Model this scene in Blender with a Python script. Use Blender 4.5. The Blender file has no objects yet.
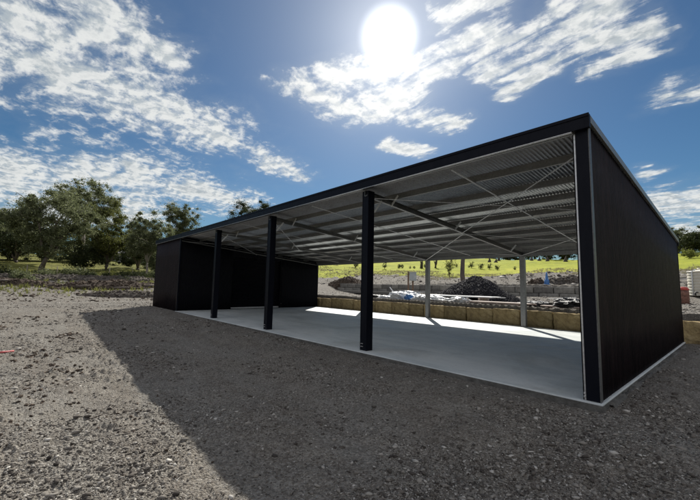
import bpy, bmesh, math, random
import numpy as np
from mathutils import Vector, Matrix
random.seed(7); rng = np.random.default_rng(7)
SC = bpy.context.scene; COL = SC.collection

# ------------------------------------------------------------------ helpers
def tag(o, label=None, cat=None, group=None, kind=None):
    if label: o['label'] = label
    if cat: o['category'] = cat
    if group: o['group'] = group
    if kind: o['kind'] = kind
    return o
def empty(name, loc, rz=0.0, **k):
    o = bpy.data.objects.new(name, None); COL.objects.link(o)
    o.location = loc; o.rotation_euler = (0, 0, rz); o.empty_display_size = .3
    tag(o, **k); return o
def mesh_np(name, V, Fc, mat, parent=None, smooth=False, loc=None, uv=None):
    """V (n,3), Fc (m,k) array or list of such arrays; one mesh object"""
    me = bpy.data.meshes.new(name)
    if not isinstance(Fc, list): Fc = [Fc]
    Fc = [np.asarray(f, dtype=np.int32) for f in Fc if len(f)]
    V = np.asarray(V, dtype=np.float32)
    me.vertices.add(len(V)); me.vertices.foreach_set('co', V.ravel())
    loops = np.concatenate([f.ravel() for f in Fc])
    cnt = np.concatenate([np.full(len(f), f.shape[1], dtype=np.int32) for f in Fc])
    st = np.concatenate([[0], np.cumsum(cnt)[:-1]]).astype(np.int32)
    me.loops.add(len(loops)); me.loops.foreach_set('vertex_index', loops)
    me.polygons.add(len(cnt)); me.polygons.foreach_set('loop_start', st); me.polygons.foreach_set('loop_total', cnt)
    if smooth: me.polygons.foreach_set('use_smooth', np.ones(len(cnt), dtype=bool))
    me.update(calc_edges=True); me.validate()
    if mat: me.materials.append(mat)
    o = bpy.data.objects.new(name, me); COL.objects.link(o)
    if parent: o.parent = parent
    if loc: o.location = loc
    return o
class MB:
    def __init__(s): s.v = []; s.f = []
    def box(s, x0, x1, y0, y1, z0, z1, shear=None):
        n = len(s.v)
        P = [(x, y, z) for z in (z0, z1) for y in (y0, y1) for x in (x0, x1)]
        if shear: P = [(x, y, z + shear(y)) for x, y, z in P]
        s.v += P
        for q in ((0,2,3,1),(4,5,7,6),(0,1,5,4),(2,6,7,3),(0,4,6,2),(1,3,7,5)): s.f.append([n + i for i in q])
        return s
    def bar(s, a, b, w, h, up=(0,0,1)):
        a = Vector(a); b = Vector(b); d = (b - a).normalized(); u = Vector(up)
        if abs(d.dot(u)) > .98: u = Vector((0, 1, 0))
        r = d.cross(u).normalized(); u = r.cross(d)
        n = len(s.v)
        for p in (a, b):
            for i, j in ((-1,-1),(1,-1),(1,1),(-1,1)): s.v.append(tuple(p + r*(i*w/2) + u*(j*h/2)))
        for q in ((0,3,2,1),(4,5,6,7),(0,1,5,4),(1,2,6,5),(2,3,7,6),(3,0,4,7)): s.f.append([n+i for i in q])
        return s
    def tube(s, pts, rad, n=6, cap=True):
        base = len(s.v); pts = [Vector(p) for p in pts]
        for i, p in enumerate(pts):
            d = (pts[min(i+1, len(pts)-1)] - pts[max(i-1, 0)])
            d = d.normalized() if d.length > 1e-9 else Vector((0,0,1))
            a = d.orthogonal().normalized() if abs(d.z) > .99 else d.cross(Vector((0,0,1))).normalized()
            b = d.cross(a)
            for k in range(n):
                t = 2*math.pi*k/n; s.v.append(tuple(p + (a*math.cos(t) + b*math.sin(t))*rad[i]))
        for i in range(len(pts)-1):
            for k in range(n):
                s.f.append([base+i*n+k, base+i*n+(k+1)%n, base+(i+1)*n+(k+1)%n, base+(i+1)*n+k])
        if cap:
            s.f.append([base+k for k in range(n)][::-1]); s.f.append([base+(len(pts)-1)*n+k for k in range(n)])
        return s
    def build(s, name, mat, parent=None, smooth=False, bevel=0, loc=None):
        me = bpy.data.meshes.new(name); me.from_pydata(s.v, [], s.f); me.update()
        bm = bmesh.new(); bm.from_mesh(me); bmesh.ops.recalc_face_normals(bm, faces=bm.faces); bm.to_mesh(me); bm.free()
        if smooth: me.polygons.foreach_set('use_smooth', np.ones(len(me.polygons), dtype=bool))
        me.materials.append(mat)
        o = bpy.data.objects.new(name, me); COL.objects.link(o)
        if parent: o.parent = parent
        if loc: o.location = loc
        if bevel:
            m = o.modifiers.new('bevel', 'BEVEL'); m.width = bevel; m.segments = 2; m.limit_method = 'ANGLE'
        return o
def hsh(ix, iy, seed):
    h = (ix.astype(np.int64)*374761393 + iy.astype(np.int64)*668265263 + seed*1442695041) & 0xFFFFFFFF
    h = ((h ^ (h >> 13))*1274126177) & 0xFFFFFFFF
    return ((h ^ (h >> 16)) & 0xFFFFFF)/float(0xFFFFFF)
def vnoise(x, y, seed=0):
    ix = np.floor(x); iy = np.floor(y); fx = x-ix; fy = y-iy
    fx = fx*fx*(3-2*fx); fy = fy*fy*(3-2*fy); ix = ix.astype(np.int64); iy = iy.astype(np.int64)
    a = hsh(ix, iy, seed); b = hsh(ix+1, iy, seed); c = hsh(ix, iy+1, seed); d = hsh(ix+1, iy+1, seed)
    return (a*(1-fx)+b*fx)*(1-fy) + (c*(1-fx)+d*fx)*fy - .5
def fbm(x, y, s, o=4, seed=0, g=.5):
    r = np.zeros_like(x); a = 1.0
    for i in range(o):
        r += a*vnoise(x/s+i*17.3, y/s-i*9.1, seed+i); s *= .5; a *= g
    return r
def sstep(a, b, x):
    t = np.clip((x-a)/(b-a), 0, 1); return t*t*(3-2*t)

# ------------------------------------------------------------------ materials
class NT:
    def __init__(s, name):
        s.m = bpy.data.materials.new(name); s.m.use_nodes = True; s.t = s.m.node_tree
        s.b = s.t.nodes['Principled BSDF']; s.out = s.t.nodes['Material Output']
    def n(s, ty, **k):
        o = s.t.nodes.new(ty)
        for a, b in k.items():
            if a in o.inputs.keys(): o.inputs[a].default_value = b
            else: setattr(o, a, b)
        return o
    def l(s, a, b): s.t.links.new(a, b)
    def coord(s, kind='Object'): return s.n('ShaderNodeTexCoord').outputs[kind]
    def noise(s, vec, scale, detail=4, rough=.55, dist=0.0):
        o = s.n('ShaderNodeTexNoise'); o.inputs['Scale'].default_value = scale; o.inputs['Detail'].default_value = detail
        o.inputs['Roughness'].default_value = rough; o.inputs['Distortion'].default_value = dist
        if vec is not None: s.l(vec, o.inputs['Vector'])
        return o.outputs['Fac']
    def ramp(s, fac, stops):
        o = s.n('ShaderNodeValToRGB'); e = o.color_ramp.elements
        while len(e) < len(stops): e.new(.5)
        for i, (p, c) in enumerate(stops):
            e[i].position = p; e[i].color = (c[0], c[1], c[2], 1) if hasattr(c, '__len__') else (c, c, c, 1)
        s.l(fac, o.inputs['Fac']); return o.outputs['Color']
    def mix(s, f, a, b, mode='MIX'):
        o = s.n('ShaderNodeMix', data_type='RGBA', blend_type=mode)
        for sock, v in ((o.inputs[0], f), (o.inputs[6], a), (o.inputs[7], b)):
            if hasattr(v, 'links'): s.l(v, sock)
            elif hasattr(v, '__len__'): sock.default_value = (v[0], v[1], v[2], 1)
            else: sock.default_value = v
        return o.outputs[2]
    def math(s, op, a, b=0.0):
        o = s.n('ShaderNodeMath', operation=op)
        for i, v in enumerate((a, b)):
            if hasattr(v, 'links'): s.l(v, o.inputs[i])
            else: o.inputs[i].default_value = v
        return o.outputs[0]
    def bump(s, h, dist=.01, strength=1.0):
        o = s.n('ShaderNodeBump'); o.inputs['Distance'].default_value = dist; o.inputs['Strength'].default_value = strength
        s.l(h, o.inputs['Height']); s.l(o.outputs['Normal'], s.b.inputs['Normal'])
    def fin(s, color=None, rough=None, metal=None, spec=None):
        for k, v in (('Base Color', color), ('Roughness', rough), ('Metallic', metal), ('Specular IOR Level', spec)):
            if v is None: continue
            if hasattr(v, 'links'): s.l(v, s.b.inputs[k])
            elif hasattr(v, '__len__'): s.b.inputs[k].default_value = (v[0], v[1], v[2], 1)
            else: s.b.inputs[k].default_value = v
        return s.m
def simple(name, c, rough=.6, metal=0.0, var=.25, scale=6.0, bump=0.0, spec=.5, bscale=None):
    t = NT(name); co = t.coord()
    f = t.noise(co, scale, 5, .6)
    lo = tuple(x*(1-var) for x in c); hi = tuple(min(1, x*(1+var)) for x in c)
    t.fin(t.ramp(f, [(.3, lo), (.7, hi)]), rough, metal, spec)
    if bump: t.bump(t.noise(co, bscale or scale*5, 4, .6), bump)
    return t.m

def ground_mat():
    t = NT('gravel_dirt'); co = t.coord()
    mpg = t.n('ShaderNodeMapping'); mpg.inputs['Scale'].default_value = (.35, 1.5, 1); mpg.inputs['Rotation'].default_value = (0, 0, -.12); t.l(co, mpg.inputs['Vector']); big = t.noise(mpg.outputs['Vector'], .8, 5, .65, .8); mid = t.noise(co, 1.7, 7, .72, .5); fine = t.noise(co, 26, 5, .7)
    c = t.ramp(mid, [(.32, (.066,.046,.036)), (.5, (.172,.142,.114)), (.68, (.345,.308,.255))])
    c = t.mix(t.ramp(big, [(.42, .0), (.62, .75)]), c, t.ramp(fine, [(.3, (.17,.165,.155)), (.7, (.36,.345,.31))]))
    vo = t.n('ShaderNodeTexVoronoi'); vo.inputs['Scale'].default_value = 38; t.l(co, vo.inputs['Vector'])
    c2 = t.mix(.48, c, t.ramp(vo.outputs['Color'], [(.1, (.05,.044,.038)), (.5, (.26,.24,.205)), (.92, (.56,.54,.49))]))
    vo2 = t.n('ShaderNodeTexVoronoi'); vo2.inputs['Scale'].default_value = 95; t.l(co, vo2.inputs['Vector'])
    c2 = t.mix(.26, c2, t.ramp(vo2.outputs['Color'], [(.1, (.07,.062,.055)), (.9, (.40,.38,.34))]))
    t.fin(c2, .95, 0, .15)
    h = t.math('ADD', t.math('MULTIPLY', vo.outputs['Distance'], -1.0), t.math('MULTIPLY', fine, .7))
    h = t.math('ADD', h, t.math('MULTIPLY', vo2.outputs['Distance'], -.5))
    t.bump(h, .035, .9)
    return t.m
def stone_mat(name, stops, rough=.9):
    t = NT(name); g = t.n('ShaderNodeNewGeometry'); co = t.coord()
    c = t.ramp(g.outputs['Random Per Island'], stops)
    c = t.mix(t.noise(co, 60, 3, .6), c, t.mix(1, c, (.6,.58,.55), 'MULTIPLY'))
    return t.fin(c, rough, 0, .3)
M = {}
M['ground'] = ground_mat()
M['stone'] = stone_mat('crushed_stone', [(0, (.05,.042,.037)), (.4, (.165,.148,.130)), (.8, (.32,.30,.27)), (1, (.60,.58,.54))])
M['darkgravel'] = stone_mat('dark_gravel', [(0, (.008,.008,.011)), (.6, (.026,.025,.031)), (.95, (.055,.053,.062)), (1, (.28,.28,.28))], .9)
def pasture_mat():
    t = NT('pasture_grass'); co = t.coord()
    a = t.noise(co, .05, 5, .65, .5); b = t.noise(co, .9, 5, .7)
    c = t.ramp(a, [(.26, (.27,.23,.07)), (.36, (.22,.24,.025)), (.5, (.34,.37,.03)), (.68, (.44,.43,.05))])
    c = t.mix(t.ramp(b, [(.35, .0), (.7, .6)]), c, (.15,.17,.03))
    sx = t.n('ShaderNodeSeparateXYZ'); t.l(co, sx.inputs[0]); wn_ = t.math('MULTIPLY', t.math('SUBTRACT', a, .5), 60)
    le = t.n('ShaderNodeMapRange'); t.l(t.math('ADD', sx.outputs['Y'], wn_), le.inputs['Value'])
    le.inputs['From Min'].default_value = 46; le.inputs['From Max'].default_value = 26
    rank = t.ramp(t.noise(co, .5, 5, .65), [(.35, (.055,.048,.026)), (.55, (.125,.12,.045)), (.75, (.24,.23,.07))])
    c = t.mix(t.math('MULTIPLY', le.outputs['Result'], .8), c, rank)
    t.fin(c, .95, 0, .1); t.bump(b, .3, .6); return t.m
M['pasture'] = pasture_mat()
def concrete_mat():
    t = NT('slab_concrete'); co = t.coord()
    mp = t.n('ShaderNodeMapping'); mp.inputs['Scale'].default_value = (.55, 1.6, 1); mp.inputs['Rotation'].default_value = (0,0,.25); t.l(co, mp.inputs['Vector'])
    a = t.noise(mp.outputs['Vector'], .9, 6, .62, .8); b = t.noise(co, 14, 5, .65)
    c = t.ramp(a, [(.3, (.46,.505,.51)), (.5, (.64,.68,.675)), (.7, (.76,.785,.77))])
    c = t.mix(.25, c, t.ramp(b, [(.3, (.42,.44,.44)), (.7, (.68,.70,.69))]))
    stn = t.noise(co, .33, 6, .7, 1.2); c = t.mix(1, c, t.ramp(stn, [(.36, (.80,.79,.77)), (.50, (.96,.96,.96)), (.66, (1.0,1.0,1.0))]), 'MULTIPLY')
    scuff = t.noise(co, 2.6, 7, .75, .4); c = t.mix(t.ramp(scuff, [(.56, .0), (.70, .35)]), c, (.33,.32,.30))
    t.fin(c, t.ramp(a, [(.3, .45), (.7, .72)]), 0, .35); t.bump(b, .003, .5); return t.m
M['concrete'] = concrete_mat()
def slab_edge_mat():
    t = NT('rough_concrete'); co = t.coord(); a = t.noise(co, 5, 6, .7)
    t.fin(t.ramp(a, [(.3, (.07,.066,.06)), (.7, (.20,.195,.18))]), .9, 0, .2); t.bump(t.noise(co, 30, 5, .7), .02); return t.m
M['roughconc'] = slab_edge_mat()
def clad_mat(name, c, rough=.33, var=.5, dustc=(.040,.026,.028)):
    t = NT(name); co = t.coord()
    mp = t.n('ShaderNodeMapping'); mp.inputs['Scale'].default_value = (3, 3, .5); t.l(co, mp.inputs['Vector'])
    a = t.noise(mp.outputs['Vector'], 2.0, 6, .65, .5); dust = t.noise(co, 7, 5, .7)
    cc = t.mix(t.ramp(a, [(.4, .0), (.75, var)]), c, dustc)
    t.fin(cc, t.ramp(dust, [(.3, rough), (.75, rough+.2)]), 0, .13); t.bump(a, .012, .4); return t.m
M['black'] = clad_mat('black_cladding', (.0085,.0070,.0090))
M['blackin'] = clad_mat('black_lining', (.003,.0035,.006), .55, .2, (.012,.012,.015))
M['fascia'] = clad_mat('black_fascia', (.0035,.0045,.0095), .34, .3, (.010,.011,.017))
def galv(name, c, rough, metal):
    t = NT(name); co = t.coord(); v = t.n('ShaderNodeTexVoronoi'); v.inputs['Scale'].default_value = 30; t.l(co, v.inputs['Vector'])
    a = t.noise(co, 3, 5, .6)
    cc = t.mix(.3, t.ramp(a, [(.3, tuple(x*.8 for x in c)), (.7, c)]), t.mix(1, v.outputs['Color'], c, 'MULTIPLY'))
    hs = t.n('ShaderNodeHueSaturation'); hs.inputs['Saturation'].default_value = .12; t.l(cc, hs.inputs['Color'])
    t.fin(hs.outputs['Color'], rough, metal, .5); return t.m
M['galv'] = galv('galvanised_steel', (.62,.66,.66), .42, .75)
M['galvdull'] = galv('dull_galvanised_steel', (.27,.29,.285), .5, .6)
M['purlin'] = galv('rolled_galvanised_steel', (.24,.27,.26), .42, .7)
M['strap'] = galv('bright_strap_steel', (.80,.84,.82), .5, .15)
M['roof'] = galv('zincalume_sheet', (.58,.66,.63), .34, .8)
M['trim'] = galv('dark_trim', (.10,.115,.14), .45, .3)
M['cap'] = galv('sky_tinted_capping', (.22,.25,.28), .40, .4)  # reflected sky put into the colour as grey-blue; the capping itself is black
def sandstone_mat():
    t = NT('sandstone_block'); co = t.coord(); a = t.noise(co, 1.6, 6, .65, .6); b = t.noise(co, 12, 6, .7); g = t.n('ShaderNodeNewGeometry')
    c = t.ramp(a, [(.3, (.26,.19,.095)), (.5, (.50,.395,.20)), (.72, (.66,.55,.33))])
    c = t.mix(.3, c, t.ramp(b, [(.3, (.12,.09,.05)), (.7, (.50,.42,.28))]))
    oi = t.n('ShaderNodeObjectInfo'); c = t.mix(1, c, t.ramp(oi.outputs['Random'], [(0, (.65,.64,.62)), (1, (1.1,1.05,1))]), 'MULTIPLY')
    st2 = t.noise(co, .9, 4, .7, 1.5); c = t.mix(t.ramp(st2, [(.48, .0), (.62, .6)]), c, (.10,.07,.04))
    t.fin(c, .95, 0, .2); t.bump(b, .05); return t.m
M['sandstone'] = sandstone_mat()
def cblock_mat():
    t = NT('grey_concrete_block'); co = t.coord(); a = t.noise(co, 2.5, 5, .65); oi = t.n('ShaderNodeObjectInfo')
    c = t.ramp(a, [(.3, (.15,.145,.135)), (.7, (.30,.29,.27))])
    c = t.mix(1, c, t.ramp(oi.outputs['Random'], [(0, (.6,.6,.6)), (1, (1.3,1.28,1.22))]), 'MULTIPLY')
    t.fin(c, .95, 0, .2); t.bump(t.noise(co, 14, 5, .7), .02); return t.m
M['cblock'] = cblock_mat()
def leaf_mat(name, lo, hi, tr=.45):
    t = NT(name); g = t.n('ShaderNodeNewGeometry')
    c = t.ramp(g.outputs['Random Per Island'], [(0, lo), (1, hi)])
    d = t.n('ShaderNodeBsdfDiffuse'); s = t.n('ShaderNodeBsdfTranslucent'); gl = t.n('ShaderNodeBsdfGlossy', Roughness=.45)
    t.l(c, d.inputs['Color']); t.l(c, s.inputs['Color'])
    m1 = t.n('ShaderNodeMixShader', Fac=tr); t.l(d.outputs[0], m1.inputs[1]); t.l(s.outputs[0], m1.inputs[2])
    m2 = t.n('ShaderNodeMixShader', Fac=.02); t.l(m1.outputs[0], m2.inputs[1]); t.l(gl.outputs[0], m2.inputs[2])
    t.l(m2.outputs[0], t.out.inputs['Surface']); return t.m
M['leaf_grey'] = leaf_mat('grey_green_leaves', (.07,.085,.04), (.20,.22,.115), .55)
M['leaf_dark'] = leaf_mat('dark_green_leaves', (.025,.035,.015), (.075,.09,.035), .35)
M['leaf_olive'] = leaf_mat('olive_green_leaves', (.06,.07,.02), (.15,.16,.045), .5)
M['leaf_bush'] = leaf_mat('yellow_green_leaves', (.12,.14,.03), (.25,.27,.08), .5)
M['grass'] = leaf_mat('grass_blades', (.12,.13,.035), (.26,.27,.08), .5)
M['drygrass'] = leaf_mat('dry_grass_blades', (.18,.16,.09), (.36,.33,.20), .4)
M['bark'] = simple('bark', (.11,.09,.075), .9, 0, .4, 3, .04)
M['palebark'] = simple('pale_bark', (.26,.225,.19), .9, 0, .35, 3, .03)
M['deadwood'] = simple('dead_wood', (.05,.042,.036), .9, 0, .5, 3, .04)
M['soil'] = simple('dark_soil', (.085,.066,.052), .95, 0, .5, 2.0, .12, .1, 5)
M['mulch'] = simple('grey_mulch', (.12,.105,.09), .95, 0, .6, 5.0, .1, .1, 9)
M['plank'] = simple('weathered_plank', (.50,.42,.37), .8, 0, .3, 3, .01)
M['whitesheet'] = simple('white_painted_sheet', (.72,.73,.73), .5, 0, .12, 2)
M['plastic'] = simple('white_plastic', (.58,.60,.61), .35, 0, .15, 4, .05, .5, 6)
M['bluetarp'] = simple('blue_plastic', (.05,.17,.42), .45, 0, .3, 5, .03)
M['blackplastic'] = simple('black_plastic', (.016,.016,.018), .4, 0, .4, 8, .05)
M['tank'] = simple('cream_poly', (.62,.58,.48), .55, 0, .1, 3)
M['red'] = simple('red_paint', (.42,.05,.035), .5, 0, .3, 9)
M['rust'] = simple('rusty_steel', (.20,.10,.075), .8, 0, .5, 9, .01)
M['timber'] = simple('timber_post', (.17,.11,.075), .85, 0, .4, 5, .01)
M['greybox'] = simple('grey_cabinet', (.36,.39,.40), .5, 0, .1, 4)
M['pipe'] = simple('red_pipe', (.50,.10,.10), .5, 0, .25, 8)
M['housewall'] = simple('pale_wall', (.42,.42,.40), .8, 0, .15, 2)
M['glass'] = simple('dark_glass', (.02,.025,.03), .15, 0, .2, 2)
M['bolt'] = simple('zinc_bolt', (.75,.75,.75), .35, .6, .1, 20)

# ------------------------------------------------------------------ camera
CAM = Vector((1.532, -6.298, 1.6205))
FW = Vector((-0.74113094, 0.66406402, 0.09871122)); RT = Vector((0.66870064, 0.74324697, 0.02057679)); UP = Vector((0.05970251, -0.08125835, 0.99490336))
cd = bpy.data.cameras.new('camera'); cam = bpy.data.objects.new('camera', cd); COL.objects.link(cam)
cd.sensor_width = 36; cd.lens = 356.73/700*36; cd.clip_end = 6000; cd.clip_start = .05
cam.matrix_world = Matrix(((RT.x, UP.x, -FW.x, CAM.x), (RT.y, UP.y, -FW.y, CAM.y), (RT.z, UP.z, -FW.z, CAM.z), (0,0,0,1)))
SC.camera = cam

# ------------------------------------------------------------------ terrain
def zbase(x, y):
    """large-scale ground height"""
    d = np.maximum(np.maximum(-x-25.2, x), np.maximum(-y, y-9.9)); d = np.maximum(d, 0)
    near = -.105 - .24*sstep(.15, 3.0, d)
    near = near + .05*np.exp(-((x-.35)/.35)**2)*sstep(-1, 1.5, y)*(x > 0)          # spill beside end wall
    near = near + sstep(-7, -21, x)*(.09+.22*sstep(.1, 3.0, d))*(y < 10.2)*1.0
    left = .085*np.maximum(-x-36, 0); left = np.where(-x > 150, .085*114 + .02*(-x-150), left)
    back = .108*np.clip(y-33, 0, 90) + .004*np.maximum(y-123, 0)
    rgt = .012*np.maximum(x-6, 0)
    side = 1-sstep(21.5, 31, -x)
    terr = (.62+.35) + .013*np.clip(y-10.4, 0, 25)
    walls = sstep(-44, -42.5, x)*(1-sstep(-8, -5, x))
    s1 = sstep(10.28, 10.42, y)*side*(1-sstep(.9, 3.5, x)) + sstep(9.5, 16, y)*sstep(.9, 3.5, x)*side
    tall = sstep(31.35, 31.6, y)*walls + sstep(27, 37, y)*(1-walls)
    h = near + terr*np.where(x < -21, np.maximum(s1, sstep(10.3, 20, y)*side), s1)
    bk = sstep(20, 31, y)*(1-side)*.6
    h = h + bk + tall*1.15*(1-.75*sstep(42, 60, -x)) + back + left + rgt
    return h
def zfull(x, y, fine=True):
    h = zbase(x, y)
    r = np.hypot(x-CAM.x, y-CAM.y)
    insh = (x > -25.1) & (x < .02) & (y > -.02) & (y < 9.9)
    amp = np.where(insh, 0, 1.0)
    edge = np.clip(np.maximum(np.maximum(-x-25.1, x), np.maximum(-y, y-9.9))/.8, .4, 1)
    h = h + amp*edge*(.07*fbm(x, y, 2.6, 3, 1) + .050*fbm(x, y, .55, 3, 5))
    if fine:
        k = np.clip(1.3-r/40, 0, 1)
        rough = np.clip(.5+1.6*fbm(x, y, 1.7, 2, 31), .12, 1.3)
        h = h + amp*np.maximum(edge, .3)*k*(.030*fbm(x, y, .14, 3, 11)*rough + .020*np.abs(fbm(x, y, .05, 2, 21))*(1+rough))
        # clods on the left of the yard
        cl = np.clip(fbm(x, y, .8, 2, 77)+.02, 0, 1)*sstep(-2.0, -5.5, x)*(y < -3.9)
        h = h + .30*cl*(np.abs(fbm(x, y, .16, 2, 60))+.1)
    far = sstep(25, 60, r)
    h = h + far*(.5*fbm(x, y, 9, 4, 41)) + sstep(120, 400, r)*4*fbm(x, y, 130, 3, 51)
    # churned dirt strip behind the block wall
    strip = sstep(32, 34, y)*(1-sstep(44, 54, y))
    h = h + strip*.7*np.abs(fbm(x, y, 2.4, 3, 91))
    return h
def gz(x, y): return float(zfull(np.array([float(x)]), np.array([float(y)]), False)[0])
az0 = math.atan2(FW.x, FW.y)
w = math.radians(62)
ang = np.concatenate([np.linspace(az0-math.pi, az0-w, 60, endpoint=False), np.linspace(az0-w, az0+w, 1150, endpoint=False), np.linspace(az0+w, az0+math.pi, 60)])
rad = [.0, .5, 1.0]; r = 1.35
while r < 45: rad.append(r); r *= 1.0068
while r < 220: rad.append(r); r *= 1.014
while r < 5000: rad.append(r); r *= 1.06
rad = np.array(rad); NA, NR = len(ang), len(rad)
X = CAM.x + rad[:, None]*np.sin(ang)[None]; Y = CAM.y + rad[:, None]*np.cos(ang)[None]
Z = np.array([zfull(X[i], Y[i]) for i in range(NR)])
V = np.stack([X, Y, Z], -1).reshape(-1, 3)
i = np.arange(NR-1)[:, None]*NA + np.arange(NA-1)[None]
Q = np.stack([i, i+1, i+NA+1, i+NA], -1).reshape(-1, 4)
cx = V[Q].mean(1); rr = np.hypot(cx[:, 0]-CAM.x, cx[:, 1]-CAM.y)
nz = 9*fbm(cx[:, 0], cx[:, 1], 11, 4, 71)
sfield = np.maximum.reduce([cx[:, 1]-50-.05*(cx[:, 0]+20), (-cx[:, 0]-54)*1.0, cx[:, 0]-14+0*cx[:, 1]])
isf = (sfield + nz > 0)
def sub(Qs):
    u, inv = np.unique(Qs.ravel(), return_inverse=True); return V[u], inv.reshape(Qs.shape)
v_, q_ = sub(Q[~isf][:, ::-1]); tag(mesh_np('ground', v_, q_, M['ground'], smooth=True), kind='structure')
v_, q_ = sub(Q[isf][:, ::-1]); tag(mesh_np('pasture', v_, q_, M['pasture'], smooth=True), kind='structure')

# ------------------------------------------------------------------ stones scattered over the yard
def ico():
    bm = bmesh.new(); bmesh.ops.create_icosphere(bm, subdivisions=1, radius=1.0)
    v = np.array([p.co[:] for p in bm.verts]); f = np.array([[q.index for q in p.verts] for p in bm.faces]); bm.free(); return v, f
IV, IF = ico()
def scatter_stones(name, P, size, mat, flat=.55, jit=.45):
    n = len(P)
    J = IV[None]*(1 + rng.uniform(-jit, jit, (n, len(IV), 1)))
    sc = np.stack([rng.uniform(.7, 1.5, n), rng.uniform(.55, 1.0, n), rng.uniform(.6, 1.3, n)*flat], -1)*size[:, None]
    J = J*sc[:, None]
    a = rng.uniform(0, 6.28, n); b = rng.normal(0, .35, n)
    cb, sb = np.cos(b)[:, None], np.sin(b)[:, None]
    y = J[..., 1]*cb-J[..., 2]*sb; z = J[..., 1]*sb+J[..., 2]*cb; x = J[..., 0]
    ca, sa = np.cos(a)[:, None], np.sin(a)[:, None]
    W = np.stack([x*ca-y*sa, x*sa+y*ca, z], -1) + P[:, None]
    Fs = IF[None] + (np.arange(n)*len(IV))[:, None, None]
    return mesh_np(name, W.reshape(-1, 3), Fs.reshape(-1, 3), mat)
N = 270000
rr = np.exp(rng.uniform(math.log(1.5), math.log(34), N)); aa = az0 + rng.uniform(-w*.9, w*.9, N)
px, py = CAM.x+rr*np.sin(aa), CAM.y+rr*np.cos(aa)
dens = .42+2.8*fbm(px, py, 1.9, 3, 31)
ok = ~((px > -25.3) & (px < .08) & (py > -.08) & (py < 9.95)) & (rng.uniform(0, 1, N) < np.clip(dens, .12, 1)) & ((py < 9.5) | (py > 10.9))
px, py, rr = px[ok], py[ok], rr[ok]
size = np.minimum(.0048*rng.pareto(2.5, len(px))+.0075, .036)*np.clip(.75+rr*.055, .8, 2.2)
P = np.stack([px, py, zfull(px, py)+size*.15], -1)
tag(scatter_stones('gravel', P, size, M['stone'], .5, .5), 'loose crushed stones scattered over the dirt yard around the shed', 'gravel', kind='stuff')

# larger dirt clods, dark lumps on the sunlit left part
cen = np.array([(-6.9,-6.2),(-7.8,-5.7),(-8.9,-5.9),(-8.3,-5.4),(-13.4,-5.2),(-10.4,-6.2),(-3.6,-5.0),(-4.6,-5.1),(-6.0,-5.9),(-16.5,-7.0),(-19,-6.0),(-5.4,-6.2)])
pp = np.repeat(cen, 26, 0) + rng.normal(0, 1, (len(cen)*26, 2))*np.array([.5, .22])
sz = rng.uniform(.012, .05, len(pp))*np.clip(np.hypot(pp[:, 0], pp[:, 1]+6)/8, .6, 1.6)
P = np.stack([pp[:, 0], pp[:, 1], zfull(pp[:, 0], pp[:, 1])+sz*.1], -1)
tag(scatter_stones('soil_clods', P, sz, M['soil'], .7), 'dark clods of soil strewn on the sunlit yard', 'soil', kind='stuff')

# ------------------------------------------------------------------ the shed
B = 5.0; D = 9.854; HF = 4.211; SL = .0925; L = 25.0
shed = empty('open_front_shed', (0, 0, 0), label='long black steel shed with open front bays and skillion roof on a concrete slab', cat='shed')
def rz_(c): return lambda y: c - SL*y
sl = MB().box(-20.0, .040, -.06, D+.06, -.42, 0).box(-25.04, -20.0, .035, D+.06, -.42, -.003)
slab = sl.build('slab', M['concrete'], shed, bevel=.012)
MB().box(-20.0, .045, -.066, -.061, -.42, -.022).box(.0415, .046, -.06, D+.06, -.42, -.022).build('slab_edge', M['roughconc'], slab)
# rough concrete fringe spilt along the slab edge
def fringe():
    vs, fs = [], []
    path = [(.050, -.02+.06*i, 's') for i in range(5, int(9.8/.06))]
    for k, (x, y, s_) in enumerate(path):
        n0 = fbm(np.array([k*.06]), np.array([3.]), .5, 4, 3)[0]
        wd = .02+.05*max(0, n0+.30) if s_ == 'f' else .015+.075*max(0, n0+.25)
        zt = -.10+.04*n0
        g = gz(x, y-wd) if s_ == 'f' else gz(x+wd, y)
        if s_ == 'f': vs += [(x, y+.02, zt+.02), (x, y-.01, zt), (x, y-wd, g+.03), (x, y-wd-.05, g-.05)]
        else: vs += [(x-.02, y, zt+.05), (x+.01, y, zt+.04), (x+wd, y, g+.04), (x+wd+.06, y, g-.05)]
    for k in range(len(path)-1):
        for j in range(3): fs.append([k*4+j, k*4+j+1, (k+1)*4+j+1, (k+1)*4+j])
    V_ = np.array(vs); V_[:, 2] += .045*fbm(V_[:, 0]+V_[:, 2], V_[:, 1], .12, 3, 8)
    return mesh_np('slab_skirt', V_, np.array(fs), M['roughconc'], shed, True)
fringe()
# corrugated sheets ---------------------------------------------------
def corr_wall(name, axis, a0, a1, pos, zb, ztop, mat, amp=.012, pitch=.076, thick=.004):
    n = int(abs(a1-a0)/pitch*8)+1; t = np.linspace(a0, a1, n)
    off = pos + amp*np.sin(t/pitch*2*math.pi)
    zt = np.array([ztop(v) for v in t]); rows = 4; vs = []
    for r_ in range(rows+1):
        z = zb+(zt-zb)*r_/rows
        vs.append(np.stack([off, t, z], -1) if axis == 'y' else np.stack([t, off, z], -1))
    V_ = np.concatenate(vs); i = np.arange(rows)[:, None]*n+np.arange(n-1)[None]
    o = mesh_np(name, V_, np.stack([i, i+1, i+n+1, i+n], -1).reshape(-1, 4), mat, shed, True)
    m = o.modifiers.new('thick', 'SOLIDIFY'); m.thickness = thick; m.offset = 0
    return o
top = rz_(HF)
corr_wall('end_wall', 'y', .14, D, -.012, -.004, top, M['black'])
corr_wall('left_wall', 'y', .03, D, -L, -.10, top, M['black'])
corr_wall('front_wall', 'x', -L+.05, -4*B-.05, .012, -.06, lambda v: HF, M['black'])
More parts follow.
